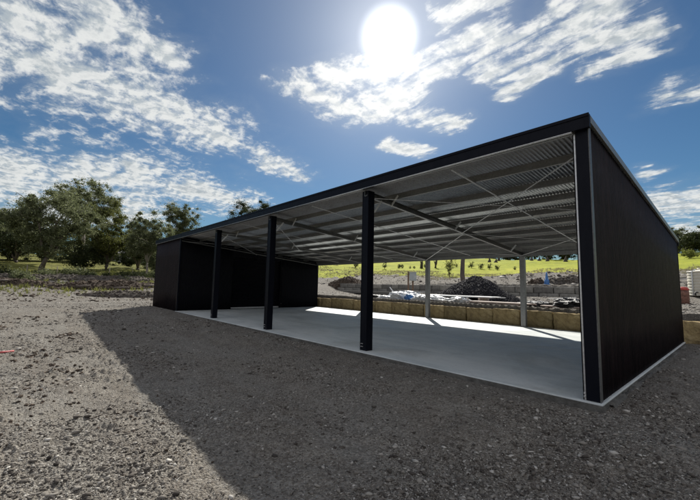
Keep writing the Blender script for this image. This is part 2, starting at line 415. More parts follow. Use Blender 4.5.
corr_wall('back_wall', 'x', -L, -4*B, D, -.10, lambda v: HF-SL*D, M['black'])
# partition with a roller door opening y 3.15..6.75
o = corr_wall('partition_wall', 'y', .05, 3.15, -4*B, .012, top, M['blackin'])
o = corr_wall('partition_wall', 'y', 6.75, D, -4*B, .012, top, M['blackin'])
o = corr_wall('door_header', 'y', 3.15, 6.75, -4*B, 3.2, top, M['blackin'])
rd = MB()
for k in range(34):
    z0 = .10+k*.092; rd.v += [(-20.24, 3.2, z0), (-20.24, 6.7, z0), (-20.21, 3.2, z0+.05), (-20.21, 6.7, z0+.05)]
n = len(rd.v)//2
rd.f = [[2*k, 2*k+1, 2*k+3, 2*k+2] for k in range(n-1)]
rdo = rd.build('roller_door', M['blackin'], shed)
MB().box(-20.26, -20.19, 3.2, 6.7, .025, .099).build('light_slit_strip', M['galv'], rdo, bevel=.004)  # pale strip added to stand in for the bright slit of light under the door
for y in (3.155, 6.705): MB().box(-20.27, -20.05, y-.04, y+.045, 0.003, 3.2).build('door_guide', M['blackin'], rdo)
# roof sheet
def roof():
    p = .076; n = int(25.1/p*6)+1; t = np.linspace(-25.06, .04, n); off = .008*np.sin(t/p*2*math.pi)
    ys = np.array([-.02, 3.3, 6.6, D+.06]); V_ = np.concatenate([np.stack([t, np.full(n, y), 4.262-SL*y+off*1.35], -1) for y in ys])
    i = np.arange(3)[:, None]*n+np.arange(n-1)[None]
    o = mesh_np('roof_sheet', V_, np.stack([i, i+1, i+n+1, i+n], -1).reshape(-1, 4), M['roof'], shed, True)
    m = o.modifiers.new('thick', 'SOLIDIFY'); m.thickness = .003
roof()
# fascia, gutter lip, capping
MB().box(-25.08, .05, -.10, -.03, 4.112, 4.335).build('fascia', M['fascia'], shed, bevel=.008)
MB().box(-25.08, .05, -.115, -.101, 4.29, 4.342).build('fascia_lip', M['fascia'], shed, bevel=.003)
MB().box(-25.02, -.2, -.094, -.034, 4.102, 4.1115).build('eave_angle', M['galv'], shed)
sh = lambda y: -SL*y
MB().box(.006, .05, -.02, D+.07, 4.2, 4.312, sh).box(-.16, .049, -.02, D+.07, 4.314, 4.322, sh).build('barge_capping', M['cap'], shed, bevel=.003)
MB().box(-25.10, -25.03, -.02, D+.07, 4.16, 4.322, sh).build('barge_capping', M['fascia'], shed, bevel=.003)
# corner posts and flashings
MB().box(-.215, -.178, .0, .16, .003, 4.09).box(-.215, -.20, .0, .22, .003, 4.09).build('corner_post', M['galv'], shed)
MB().box(-.176, -.004, -.004, .03, .004, 4.13).build('corner_flashing', M['fascia'], shed, bevel=.004)
MB().box(-.002, .012, -.006, .10, .0, 4.2).build('corner_trim', M['trim'], shed, bevel=.003)
MB().box(-.03, .012, D-.04, D+.02, .0, 4.2, lambda y: 0 if y < 0 else 0).v
t = MB(); t.box(-.03, .012, D-.03, D+.015, 0, HF-SL*D-.01).build('corner_trim', M['black'], shed)
MB().box(-25.03, -24.96, -.012, .05, -.05, HF).build('corner_trim', M['fascia'], shed)
MB().box(-20.04, -19.95, -.012, .06, .0, HF-.08).build('corner_trim', M['fascia'], shed)
for z in (.055, .10): MB().tube([(-.196, -.001, z), (-.196, -.016, z)], [.012, .012], 6).build('bolt', M['bolt'], shed)
# front posts
for i_ in (1, 2, 3):
    x = -B*i_-.04; po = MB().box(x-.105, x+.105, .10, .31, .003, 4.09).build('front_post', M['fascia'], shed, bevel=.006)
    MB().box(x-.112, x-.085, .094, .32, .003, 4.09).box(x+.085, x+.112, .094, .32, .003, 4.09).build('post_flange', M['fascia'], po, bevel=.003)
    for dx in (-.06, -.015):
        for z in (.10, .17): MB().tube([(x+dx, .099, z), (x+dx, .078, z)], [.011, .011], 6).build('bolt', M['bolt'], po)
# rear posts (galvanised C sections)
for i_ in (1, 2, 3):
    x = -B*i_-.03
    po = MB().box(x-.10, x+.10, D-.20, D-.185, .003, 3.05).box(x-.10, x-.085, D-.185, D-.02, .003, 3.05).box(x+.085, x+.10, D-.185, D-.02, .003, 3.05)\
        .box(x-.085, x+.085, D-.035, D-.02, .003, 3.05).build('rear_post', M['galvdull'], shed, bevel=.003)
    MB().box(x-.12, x+.12, D-.23, D+.0, .0015, .012).build('base_plate', M['galvdull'], po)
PY = [.0, 1.05, 2.15, 3.2, 4.25, 5.3, 6.35, 7.4, 8.45, 9.62]
# rafters: C sections following the roof
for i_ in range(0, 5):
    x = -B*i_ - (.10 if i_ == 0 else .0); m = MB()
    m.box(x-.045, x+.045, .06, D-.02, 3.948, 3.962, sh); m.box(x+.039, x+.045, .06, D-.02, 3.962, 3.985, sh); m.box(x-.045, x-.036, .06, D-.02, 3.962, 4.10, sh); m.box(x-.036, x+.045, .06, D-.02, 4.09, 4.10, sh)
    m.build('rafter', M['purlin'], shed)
    if 0 < i_ < 4:
        MB().bar((x+.06, .62, 3.90), (x+.06, .33, 3.55), .05, .012, (1,0,0)).build('knee_brace', M['strap'], shed)
        for k in (1, 4, 8):
            y = PY[k]; MB().bar((x+.02, y-.012, 3.93-SL*y), (x+.27, y-.012, 4.19-SL*y), .06, .008, (0,1,0)).build('fly_brace', M['strap'], shed)
# purlins: Z sections
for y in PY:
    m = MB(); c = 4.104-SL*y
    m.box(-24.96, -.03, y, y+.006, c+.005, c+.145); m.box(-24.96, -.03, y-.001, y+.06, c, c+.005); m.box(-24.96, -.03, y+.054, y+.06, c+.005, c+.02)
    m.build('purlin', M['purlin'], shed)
# bridging mid bay and cross bracing
for i_ in range(5):
    x = -B*i_-2.5; MB().box(x-.018, x+.018, .15, D-.1, 4.085, 4.098, sh).build('purlin_bridging', M['strap'], shed)
zr = lambda y: 3.94-SL*y
for i_, half in ((0, 0), (0, 1), (1, 1), (2, 0), (2, 1), (3, 0)):
    x0 = -B*i_-.05; x1 = x0-B; ya, yb = (.25, 4.8) if half == 0 else (4.9, 9.6)
    MB().bar((x0, ya, zr(ya)), (x1, yb, zr(yb)), .032, .006).build('brace_strap', M['strap'], shed)
    MB().bar((x1, ya, zr(ya)+.012), (x0, yb, zr(yb)+.012), .032, .006).build('brace_strap', M['strap'], shed)
# rear eave beam
MB().box(-24.9, -.02, D-.16, D-.14, 3.03, 3.20).build('rear_eave_beam', M['galvdull'], shed)
MB().box(-25.06, .04, D+.062, D+.11, 3.17, 3.29).build('rear_gutter', M['fascia'], shed, bevel=.01)

# ------------------------------------------------------------------ block walls
def rough_block(parent, name, mat, x0, x1, y0, y1, z0, z1, seed, amp=.04, seg=.18):
    bm = bmesh.new(); bmesh.ops.create_cube(bm, size=1)
    S = Vector((x1-x0, y1-y0, z1-z0)); C_ = Vector(((x0+x1)/2, (y0+y1)/2, (z0+z1)/2))
    bmesh.ops.subdivide_edges(bm, edges=bm.edges[:], cuts=9, use_grid_fill=True)
    rs = np.random.default_rng(seed); ph = rs.uniform(0, 50, 3)
    for v in bm.verts:
        c = v.co; e = sorted([abs(c.x), abs(c.y), abs(c.z)])
        rnd = .965 if e[1] > .49 else 1.0
        p = Vector((c.x*S.x, c.y*S.y, c.z*S.z)); 
        if e[1] > .49: p = p - Vector((math.copysign(.011, c.x) if abs(c.x) > .49 else 0, math.copysign(.011, c.y) if abs(c.y) > .49 else 0, math.copysign(.011, c.z) if abs(c.z) > .49 else 0))
        nn = lambda a, b: float(vnoise(np.array([a]), np.array([b]), seed)[0])
        p += Vector((nn(p.y*9+ph[0], p.z*9), nn(p.x*9+ph[1], p.z*9), nn(p.x*9+ph[2], p.y*9)))*amp
        v.co = p
    me = bpy.data.meshes.new(name); bm.to_mesh(me); bm.free(); me.polygons.foreach_set('use_smooth', np.ones(len(me.polygons), dtype=bool)); me.materials.append(mat)
    o = bpy.data.objects.new(name, me); COL.objects.link(o); o.parent = parent; o.location = C_ - parent.location; return o
sw = empty('sandstone_wall', (-10, 10.35, 0), label='low retaining wall of one row of tan sandstone blocks along the back of the slab', cat='retaining wall')
xe = -24.4; k = 0
while xe < -.2:
    wd = 1.22+random.uniform(-.22, .25)
    if xe+wd > -.05: wd = .62-xe if -xe < .9 else wd
    rough_block(sw, 'block', M['sandstone'], xe+.012, xe+wd-.02, 10.14+random.uniform(-.03, .03), 10.62, -.35, .66+random.uniform(-.03, .025), 100+k)
    xe += wd; k += 1
lw = empty('sandstone_wall', (2, 10.0, 0), label='short lower run of pale sandstone blocks stepping down past the end wall corner', cat='retaining wall')
for q, xs in enumerate((xe+.02, xe+1.25, xe+2.5)): rough_block(lw, 'block', M['sandstone'], xs, xs+1.2, 9.9-.35*q, 10.4-.35*q, -.45, .22-.05*q, 300+q)
gw = empty('concrete_block_wall', (-25, 31.3, .5), label='grey two-course concrete block retaining wall below the pasture slope', cat='retaining wall')
k = 0
for row in range(2):
    xs = -42.8+(.7 if row else 0)
    while xs < -6.5:
        wd = random.choice((1.2, 1.8, 1.8, 1.8)) if row else 1.8
        zb_ = .62
        if not (row == 1 and random.random() < .03):
            rough_block(gw, 'block', M['cblock'], xs+.03, xs+wd-.03, 30.85+random.uniform(-.06,.06), 31.55, zb_+row*.64, zb_+row*.64+.62, 500+k, .03)
        xs += wd; k += 1
tag(MB().box(-43, -6, 29.6, 30.7, .5, .86).build('footing_path', M['roughconc'], bevel=.03), 'pale concrete strip footing along the foot of the grey block wall', 'footing')

# ------------------------------------------------------------------ piles and berms
BG = []
def mound(name, cx_, cy_, rx, ry, h, mat, seed, nx=70, rot=0, rough=.1, steep=1.0, lab=None, cat=None, kind=None, group=None):
    u = np.linspace(-1, 1, nx); U_, W_ = np.meshgrid(u, u); r_ = np.hypot(U_, W_)
    prof = np.clip(1-r_**steep, 0, 1); X_ = U_*rx; Y_ = W_*ry
    Zl = h*prof + rough*h*fbm(X_*1+cx_, Y_+cy_, max(rx, ry)*.35, 5, seed, .6)*sstep(0, .25, 1-r_) - .12*(r_ > .93)
    c, s = math.cos(rot), math.sin(rot); Xw = cx_+X_*c-Y_*s; Yw = cy_+X_*s+Y_*c
    Zg = zbase(Xw, Yw)
    Zw = Zg+Zl-.15*(r_ > 1)*1.0 - .4*np.clip(r_-1, 0, 1)
    V_ = np.stack([Xw, Yw, Zw], -1).reshape(-1, 3); i = np.arange(nx-1)[:, None]*nx+np.arange(nx-1)[None]
    Fq = np.stack([i, i+1, i+nx+1, i+nx], -1).reshape(-1, 4)
    keep = (r_.reshape(-1)[Fq].min(1) < 1.03); u_, inv = np.unique(Fq[keep].ravel(), return_inverse=True)
    o = mesh_np(name, V_[u_]-np.array([cx_, cy_, 0]), inv.reshape(-1, 4), mat, None, False, (cx_, cy_, 0)); tag(o, lab, cat, group, kind)
    if name.startswith('soil'):
        nn_ = int(130*rx*ry**.5); P_ = V_[u_][rng.integers(0, len(u_), nn_)]-np.array([cx_, cy_, 0])+rng.normal(0, .08, (nn_, 3))*np.array([1, 1, .3])
        if cx_ < -35 and cy_ < 20: BG.append(V_[u_][rng.integers(0, len(u_), int(170*rx))]+rng.normal(0, .1, (int(170*rx), 3))*np.array([1, 1, .1]))
        st_ = scatter_stones('clods', P_, rng.uniform(.03, .15, nn_), mat, .8, .45); st_.parent = o; tag(st_, kind='stuff')
    return o
# dark aggregate heap
pc = (-10.2, 15.0)
hp = mound('gravel_heap', pc[0], pc[1], 3.0, 2.6, 1.72, M['darkgravel'], 5, 60, .6, .10, 1.12, 'conical heap of dark blue-black aggregate behind the sandstone wall', 'gravel heap')
N = 9000; a = rng.uniform(0, 6.283, N); q = np.sqrt(rng.uniform(0, 1.15, N)); U_ = q*np.cos(a); W_ = q*np.sin(a)
Xl, Yl = U_*3.0, W_*2.6; c, s = math.cos(.6), math.sin(.6)
Xw, Yw = Xl*c-Yl*s, Xl*s+Yl*c
zz = zbase(pc[0]+Xw, pc[1]+Yw)+1.72*np.clip(1-q**1.12, 0, 1)+.172*fbm(Xl+pc[0], Yl+pc[1], 3*.35, 5, 5, .6)*sstep(0, .25, 1-q)
st = scatter_stones('heap_stones', np.stack([Xw, Yw, zz], -1), rng.uniform(.02, .06, N), M['darkgravel'], .9); st.parent = hp; tag(st, kind='stuff')
mound('soil_heap', -13.2, 33.2, 1.1, .9, .75, M['soil'], 8, 30, 0, .3, 1.2, 'small dark soil heap on top of the grey block wall beside the blue drum', 'soil heap')
mound('soil_heap', -10.3, 34.2, 3.2, 1.0, .8, M['mulch'], 9, 40, 0, .35, 1.3, 'long low grey soil heap right of the blue drum above the block wall', 'soil heap')
mound('soil_heap', -42.5, 32.5, 4.5, 2.0, 1.25, M['soil'], 10, 40, 0, .4, 1.2, 'dark rubble heap at the left end of the grey block wall', 'soil heap')
# berms of soil and cut brush on the left
blab = ['long dark berm of soil and brush nearest the yard on the left', 'dark earth berm below the leaning tree', 'low mulch berm in front of the black shed corner',
        'outermost low earth berm at the left edge', 'grey mulch berm behind the earth berms', 'broken dirt heap left of the shed wall']
for k, (x, y, rx, ry, h, m_, rot) in enumerate(((-47, -9, 9, 1.5, .75, 'soil', 1.45), (-46, 1, 6.5, 1.5, .9, 'soil', 1.7), (-38.5, 1.2, 4.5, .9, .38, 'mulch', 1.4), (-56, -16, 8, 2.0, 1.2, 'soil', 1.3), (-55, -2, 15, 2.2, .75, 'mulch', 1.5), (-44, 9.5, 5, 1.5, .85, 'soil', 1.5))):
    mound('soil_berm', x, y, rx, ry, h, M[m_], 20+k, 80, rot, .55, 1.6, blab[k], 'soil berm')

# ------------------------------------------------------------------ vegetation
def leaf_mesh(cent, size, mat, name, parent, n_per=1):
    n = len(cent); a = rng.normal(size=(n, 3)); a /= np.linalg.norm(a, axis=1)[:, None]
    b = rng.normal(size=(n, 3)); b -= (a*b).sum(1)[:, None]*a; b /= np.linalg.norm(b, axis=1)[:, None]
    l = size*rng.uniform(.6, 1.5, n); w_ = l*rng.uniform(.3, .6, n)
    a = a*l[:, None]; b = b*w_[:, None]
    V_ = np.stack([cent-a, cent+b*.8-a*.1, cent+a, cent-b*.8+a*.1], 1).reshape(-1, 3)
    return mesh_np(name, V_, np.arange(4*n).reshape(-1, 4), mat, parent)
def tree(name, label, x, y, h, wd, leaf, nl=14000, size=.16, trunk_r=.22, lean=(0, 0), clear=.3, forks=3, seed=0, group=None, bark='bark', clumps=60, flat=.75, cat='tree', stems=1, sink=.1, sr=.13, dens=1.0):
    rs = np.random.default_rng(1000+seed); random.seed(seed)
    z = gz(x, y)-sink; root = empty(name, (x, y, z), label=label, cat=cat, group=group)
    m = MB(); tips = []
    for s in range(stems):
        bx = (s-(stems-1)/2)*wd*.16
        top_ = Vector((lean[0]*h*.5+bx*1.6, lean[1]*h*.5, h*clear))
        pts = [Vector((bx, 0, -.2))]; 
        for k in range(1, 5): pts.append(Vector((bx, 0, 0)).lerp(top_, k/4)+Vector(rs.normal(0, .012*h, 3))*(k/4))
        m.tube(pts, [trunk_r*(1.25-.12*k) for k in range(5)], 7)
        for f in range(forks):
            a0 = 6.283*(f/forks)+rs.uniform(-.5, .5); cur = pts[-1].copy(); r0 = trunk_r*.6; line = [cur.copy()]; rads = [r0]
            out = rs.uniform(.2, .55)*wd*.5
            tgt = Vector((lean[0]*h+bx+math.cos(a0)*out, lean[1]*h+math.sin(a0)*out, h*rs.uniform(min(clear+.25, .72), .78)))
            for k in range(1, 6):
                p = cur.lerp(tgt, k/5); p.z += math.sin(k/5*math.pi)*h*.03; p += Vector(rs.normal(0, .013*h, 3)); line.append(p); rads.append(r0*(1-.14*k))
            m.tube(line, rads, 5); tips += line[2:]
            for j in range(4):
                st_ = line[2+j % 4]; e = st_+Vector((rs.normal(0, .12)*wd, rs.normal(0, .12)*wd, rs.uniform(.02, .10)*h)); mid = st_.lerp(e, .5)+Vector(rs.normal(0, .01*h, 3))
                m.tube([st_, mid, e], [r0*.4, r0*.25, r0*.1], 4); tips += [mid, e]
    m.build('trunk', M[bark], root, True)
    # crown: clumps on the shell of an uneven dome
    cs = []
    hc = h*(1-clear)
    while len(cs) < clumps:
        v = rs.normal(size=3); v /= np.linalg.norm(v); rr_ = rs.uniform(.3, 1)**.55
        aa_ = math.atan2(v[1], v[0]); bulge = 1+.22*math.sin(2*aa_+seed)+.16*math.sin(3*aa_+seed*2.1)+.13*math.sin(5*v[2]+seed)
        c_ = v*rr_*np.array([wd/2, wd/2, hc*.5])*bulge*.82
        c_[2] += h*clear+hc*.5
        c_[0] += lean[0]*c_[2]; c_[1] += lean[1]*c_[2]
        cs.append(c_)
    cs = np.array(cs+[tuple(t_) for t_ in tips[::3]]); wts = rs.uniform(.4, 1.6, len(cs)); wts /= wts.sum()
    idx = rs.choice(len(cs), nl, p=wts); rad_ = rs.uniform(.35, 1.5, len(cs))*sr*wd*.8
    g = rs.normal(size=(nl, 3)); g /= np.linalg.norm(g, axis=1)[:, None]; g *= np.minimum(np.abs(rs.normal(0, .7, nl)), 1.15)[:, None]
    g *= np.where(rs.random(nl) < .22, 1.6, 1.0)[:, None]
    P_ = cs[idx]+g*rad_[idx][:, None]*np.array([1, 1, flat])
    P_ = P_[P_[:, 2] > h*clear*.45]
    leaf_mesh(P_, size, M[leaf], 'crown', root)
    return root
T = tree
T('leaning_tree', 'broad leaning grey-green tree, largest in front of the left tree group', -66.3, -5.2, 13.4, 15.0, 'leaf_grey', 84000, .125, .3, (.02, .10), .16, 6, 1, clumps=150, stems=2, sr=.085, flat=.6)
T('gum_tree', 'tall open gum tree rising behind the leaning tree, highest crown on the left', -90, 1.6, 19.2, 16.0, 'leaf_grey', 42000, .16, .35, (0, .02), .36, 7, 2, clumps=260, bark='palebark', sr=.06)
T('dense_tree', 'dense dark green tree between the leaning tree and the olive-grey tree', -75, 3.9, 12.6, 9.5, 'leaf_olive', 42000, .13, .3, (0, 0), .12, 5, 3, clumps=100, sr=.10)
T('wattle_tree', 'grey olive tree with pale trunk beside the black shed corner', -60.5, 7.2, 10.4, 8.4, 'leaf_grey', 42000, .11, .16, (0, 0), .24, 5, 4, clumps=90, bark='palebark', sr=.09)
T('round_gum_tree', 'round open gum crown standing just left of the roof end', -78, 16.6, 15.8, 7.8, 'leaf_grey', 36000, .13, .25, (0, 0), .34, 5, 5, clumps=140, bark='palebark', sr=.11)
T('gum_tree', 'gum tree whose domed top shows above the roofline near the third post', -73.3, 30.9, 17.4, 9.5, 'leaf_dark', 42000, .14, .25, (0, 0), .4, 5, 6, clumps=130, sr=.12)
T('dense_tree', 'dark tree cut by the left edge of the picture', -92, -15.0, 12.5, 12, 'leaf_dark', 34000, .16, .35, (0, 0), .08, 4, 7, clumps=90, sr=.1)
T('dense_tree', 'dark low tree just right of the left picture edge', -90, -8.2, 10, 11, 'leaf_dark', 28000, .15, .3, (0, 0), .05, 4, 8, clumps=80, sr=.1)
T('dense_tree', 'dark shaded tree behind the grey olive tree', -84, 10.5, 12.0, 11, 'leaf_dark', 30000, .15, .35, (0, 0), .05, 4, 9, clumps=80, sr=.1)
T('shrubby_tree', 'small dark tree under the right side of the leaning tree', -76, .4, 5.5, 9, 'leaf_dark', 18000, .12, .2, (0, 0), .03, 4, 10, clumps=60)
T('shrubby_tree', 'small grey tree at the foot of the round gum by the shed', -66, 11.0, 6.0, 7, 'leaf_grey', 16000, .11, .15, (0, 0), .05, 4, 11, clumps=60)
GT = 'dark undergrowth thickets behind the left trees'
th_ = [T('thicket', 'dark undergrowth thicket behind the trees on the left', -99, -36+9*q, 7, 10, 'leaf_dark', 16000, .16, .12, (0, 0), .0, 4, 80+q, GT, clumps=80, cat='thicket', sr=.12) for q in range(2)]
T('bare_trunk_tree', 'brown tree trunk rising behind the dark aggregate heap', -15.4, 22.6, 7.4, 3.0, 'leaf_grey', 900, .1, .2, (0, 0), .62, 3, 12, clumps=14, bark='bark', sink=.3)
# far rows share meshes
def copy_tree(src, x, y, s, rot, label, group):
    r = src.copy(); COL.objects.link(r); r.location = (x, y, gz(x, y)-.2); r.scale = (s, s, s); r.rotation_euler = (0, 0, rot)
    r['label'] = label; r['group'] = group
    for ch in src.children:
        c_ = ch.copy(); COL.objects.link(c_); c_.parent = r
    return r
GB = 'trees in the wood along the top of the pasture'
protos = []
for k, (hh, ww, lf) in enumerate(((11, 10, 'leaf_dark'), (13, 10, 'leaf_grey'), (9, 9, 'leaf_dark'), (12, 9, 'leaf_olive'))):
    protos.append(T('forest_tree', 'tree in the dark wood along the top of the pasture', -118+k*4, 134+k*3, hh, ww, lf, 9000, .24, .3, (0, 0), .0, 4, 30+k, GB, clumps=60, sr=.13))
rs = np.random.default_rng(4); k = 0
for x in np.arange(-112, 30, 2.7):
    x_ = x+rs.uniform(-1.5, 1.5); y_ = 131+rs.uniform(-3, 8)
    copy_tree(protos[k % 4], x_, y_, rs.uniform(.72, .92), rs.uniform(0, 6.28), 'tree in the dark wood along the top of the pasture', GB); k += 1
for x in np.arange(-30, 30, 6.0):
    copy_tree(protos[k % 4], x+rs.uniform(-2, 2), 146+rs.uniform(-3, 8), rs.uniform(.7, .95), rs.uniform(0, 6.28), 'tree in the dark wood along the top of the pasture', GB); k += 1
GL = 'trees closing off the paddock on the left'
for y in np.arange(-75, 34, 6.5):
    copy_tree(protos[k % 4], -132+rs.uniform(-6, 6), y+rs.uniform(-2, 2), rs.uniform(.75, 1.15), rs.uniform(0, 6.28), 'far tree behind the left paddock, part of the background row', GL); k += 1
for q in range(12): copy_tree(th_[q % 2], -99+random.uniform(-3, 3), -20+q*5.2, random.uniform(.75, 1.05), random.uniform(0, 6), 'dark undergrowth thicket behind the trees on the left', GT)
# bushes
def bush(name, label, x, y, h, wd, leaf, nl, size, seed, group=None, cat='bush'):
    return tree(name, label, x, y, h, wd, leaf, nl, size, .03*h, (0, 0), .06, 4, seed, group, 'bark', 22, .9, cat, sr=.2)
bush('bush', 'round yellow-green bush in the pasture right of the end wall', -5.6, 88, 2.0, 3.4, 'leaf_bush', 4000, .09, 50)
GS = 'dark saplings and stumps across the pasture'
fl = [(-118, 92, 'farthest left'), ]
stp = []
protos_b = [bush('sapling', 'small dark sapling in the row across the pasture behind the shed', -70, 60, 1.7, 1.6, 'leaf_dark', 420, .12, 60, GS, 'sapling'),
            bush('sapling', 'small dark sapling in the row across the pasture behind the shed', -62, 63, 2.3, 1.5, 'leaf_dark', 420, .12, 61, GS, 'sapling')]
for k in range(26):
    t_ = k/25; x = -84+t_*50+rs.uniform(-1.2, 1.2); y = 66+t_*8+rs.uniform(-2, 2)
    if rs.random() < .5: continue
    copy_tree(protos_b[k % 2], x, y, rs.uniform(.4, .95), rs.uniform(0, 6), 'small dark sapling in the row across the pasture behind the shed', GS)
for k in range(16):
    x = -58+k*3.9+rs.uniform(-1.5, 1.5); y = 108+rs.uniform(-8, 12)
    hh = rs.uniform(1.0, 2.0); m = MB().tube([(0,0,-.3), (0,0,.1), (.08,.05,hh*.5), (.15*(-1)**k,.05,hh)], [.75,.62,.30,.08], 7)
    tag(m.build('burnt_stump', M['deadwood'], None, True, 0, (x, y, gz(x, y))), 'small dark pointed stump high on the pasture below the wood', 'stump', 'pointed stumps high on the pasture')
for k, (x, y, h) in enumerate(((-73.5, 66.5, 2.9), (-71.9, 67.2, 2.5), (-54.0, 68, 2.6), (-52.6, 68.6, 2.0), (-50.8, 69.5, 2.2))):
    m = MB(); z = gz(x, y); m.tube([(0, 0, -.3), (.1, .05, h*.5), (.35*(-1)**k, .1, h)], [.42, .33, .2], 7); m.tube([(.05, 0, h*.4), (-.5*(-1)**k, .1, h*.85)], [.16, .08], 5)
    tag(m.build('tree_stump', M['deadwood'], None, True, 0, (x, y, z)), ['dead forked stump in the pasture, left of the pair seen left of the second post', 'dead stump, right of the pair seen left of the second post', 'dead stump at the left of three between the posts', 'short dead stump, middle of three between the posts', 'dead stump at the right of three between the posts'][k], 'stump', 'dead stumps in the pasture')
bush('young_tree', 'thin young tree in the pasture right of the rear post with the cabinet', -36, 52.5, 4.2, 2.6, 'leaf_olive', 800, .12, 70, cat='young tree')
GSc = 'low dark scrub between the berms and the left paddock'
pb = [bush('scrub_bush', 'low dark scrub bush growing between the berms and the left paddock', -52, -27, 1.3, 3.0, l_, 2600, .09, 64+q, GSc, 'scrub') for q, l_ in enumerate(('leaf_dark', 'leaf_grey'))]
for k in range(34):
    copy_tree(pb[k % 2], -53-rs.uniform(0, 7), -26+k*1.25+rs.uniform(-.5, .5), rs.uniform(.55, 1.2), rs.uniform(0, 6), 'low dark scrub bush growing between the berms and the left paddock', GSc)
# grass tufts
def tufts(name, P_, hgt, mat, label, blades=7):
    n = len(P_); Pb = np.repeat(P_, blades, 0)+np.concatenate([rng.normal(0, .06, (n*blades, 2)), np.zeros((n*blades, 1))], 1)
    H = np.repeat(hgt, blades)*rng.uniform(.6, 1.2, n*blades); a = rng.uniform(0, 6.28, n*blades); w_ = .018+.03*H
    dx = np.stack([np.cos(a), np.sin(a), np.zeros_like(a)], -1)*w_[:, None]; ln = rng.normal(0, .3, (n*blades, 2))*H[:, None]
    top_ = Pb+np.concatenate([ln, H[:, None]], 1)
    V_ = np.stack([Pb-dx, Pb+dx, top_], 1).reshape(-1, 3)
    return tag(mesh_np(name, V_, np.arange(3*n*blades).reshape(-1, 3), mat), label, 'grass', kind='stuff')
N = 9000; x = rng.uniform(-75, -37, N); y = rng.uniform(-32, 18, N); k_ = (fbm(x, y, 5, 3, 99) > -.05) & (rng.uniform(0, 1, N) < sstep(-36, -46, x))
x, y = x[k_], y[k_]; tufts('grass', np.stack([x, y, zfull(x, y)-.02], -1), rng.uniform(.12, .5, len(x)), M['grass'], 'rough green grass growing among the berms on the left')
N = 7000; x = rng.uniform(-80, 12, N); y = rng.uniform(44, 62, N); k_ = fbm(x, y, 5, 3, 98) > -.1
x, y = x[k_], y[k_]; tufts('dry_grass', np.stack([x, y, zfull(x, y)-.02], -1), rng.uniform(.1, .35, len(x)), M['drygrass'], 'dry grass tufts along the edge of the pasture')
x = rng.uniform(.9, 6, 1500); y = rng.uniform(10.8, 16, 1500); tufts('weeds', np.stack([x, y, zfull(x, y)-.02], -1), rng.uniform(.08, .3, 1500), M['grass'], 'green weeds beside the blocks right of the end wall')
# rubble stones on the terrace and dirt behind
N = 14000; x = rng.uniform(-42, 6, N); y = rng.uniform(10.8, 30.5, N); sz = .03*rng.pareto(3, N)+.015; sz = np.minimum(sz, .14)
tag(scatter_stones('rubble', np.stack([x, y, zfull(x, y)+sz*.2], -1), sz, M['stone']), 'grey rubble stones over the terrace behind the sandstone wall', 'rubble', kind='stuff')
N = 9000; x = rng.uniform(-70, 8, N); y = rng.uniform(32, 52, N); sz = np.minimum(.05*rng.pareto(3, N)+.03, .28)
tag(scatter_stones('rubble', np.stack([x, y, zfull(x, y)+sz*.2], -1), sz, M['stone']), 'broken dirt and rocks on the bare slope above the block wall', 'rubble', kind='stuff')
N = 7000; x = rng.uniform(-62, -33, N); y = rng.uniform(-25, 14, N); sz = np.minimum(.05*rng.pareto(3, N)+.025, .22)
tag(scatter_stones('clods', np.stack([x, y, zfull(x, y)+sz*.2], -1), sz, M['soil']), 'dark clods and bark litter around the berms on the left', 'soil', kind='stuff')
# cut logs on berms
GLg = 'cut logs lying on the berms'
for k in range(9):
    x, y = -45+rs.uniform(-7, 4), -14+k*3.1+rs.uniform(-.5, .5); l = rs.uniform(.6, 1.7); a = rs.uniform(.4, 2.6); z = gz(x, y)+.35
    m = MB().tube([(-l/2*math.cos(a), -l/2*math.sin(a), 0), (0, 0, .05), (l/2*math.cos(a), l/2*math.sin(a), .1)], [.13, .12, .09], 7)
    tag(m.build('log', M['bark'], None, True, 0, (x, y, z)), 'weathered cut log lying among the earth berms on the left', 'log', GLg)

# ------------------------------------------------------------------ building materials on the terrace
def planks(name, lab, x0, x1, y, n, lay, mat, cat, z0=None, th=.045, wd=.19, dz=0, gap=.02, skew=.0):
    z = (gz((x0+x1)/2, y) if z0 is None else z0)
    root = empty(name, ((x0+x1)/2, y, z), label=lab, cat=cat); Lh = (x1-x0)/2
    for bxp in (-.6, 0, .6): MB().box(bxp*Lh-.05, bxp*Lh+.05, -.02, n*wd+.05, -.1, .09).build('bearer', M['plank'], root)
    for k in range(lay):
        for j in range(n):
            o = random.uniform(-.12, .12); yy = j*(wd+gap); a = random.uniform(-skew, skew)
            zz = .095+k*(th+.004)
            MB().bar((-Lh+o, yy+.1-a, zz+th/2), (Lh+o-random.uniform(0, .3), yy+.1+a, zz+th/2+dz), wd, th).build('plank' if 'plank' in name else 'sheet', M[mat], root, bevel=.004)
    return root
planks('sheet_stack', 'long white sheets stacked on bearers in front of the dark aggregate heap', -12.3, -7.5, 12.3, 5, 2, 'whitesheet', 'sheet stack', th=.03, wd=.2, z0=1.0, skew=.05)
planks('sheet_stack', 'short white sheets at the front edge of the terrace below the long white sheets', -12.4, -9.4, 11.2, 3, 1, 'whitesheet', 'sheet stack', th=.03, wd=.2, skew=.12)
planks('sheet_stack', 'pale sheets lying behind the white bags', -19.5, -14.6, 13.8, 4, 2, 'whitesheet', 'sheet stack', th=.03, wd=.25, skew=.12)
for bx_ in (-11.6, -10, -8.2): pass
planks('plank_stack', 'low stack of brown planks between the heap and the rear post', -8.6, -5.3, 11.3, 4, 2, 'plank', 'plank stack', th=.04, skew=.05)
planks('plank_stack', 'pale planks lying flat just right of the rear post', -5.1, -3.2, 11.5, 3, 1, 'plank', 'plank stack', th=.05, skew=.04)
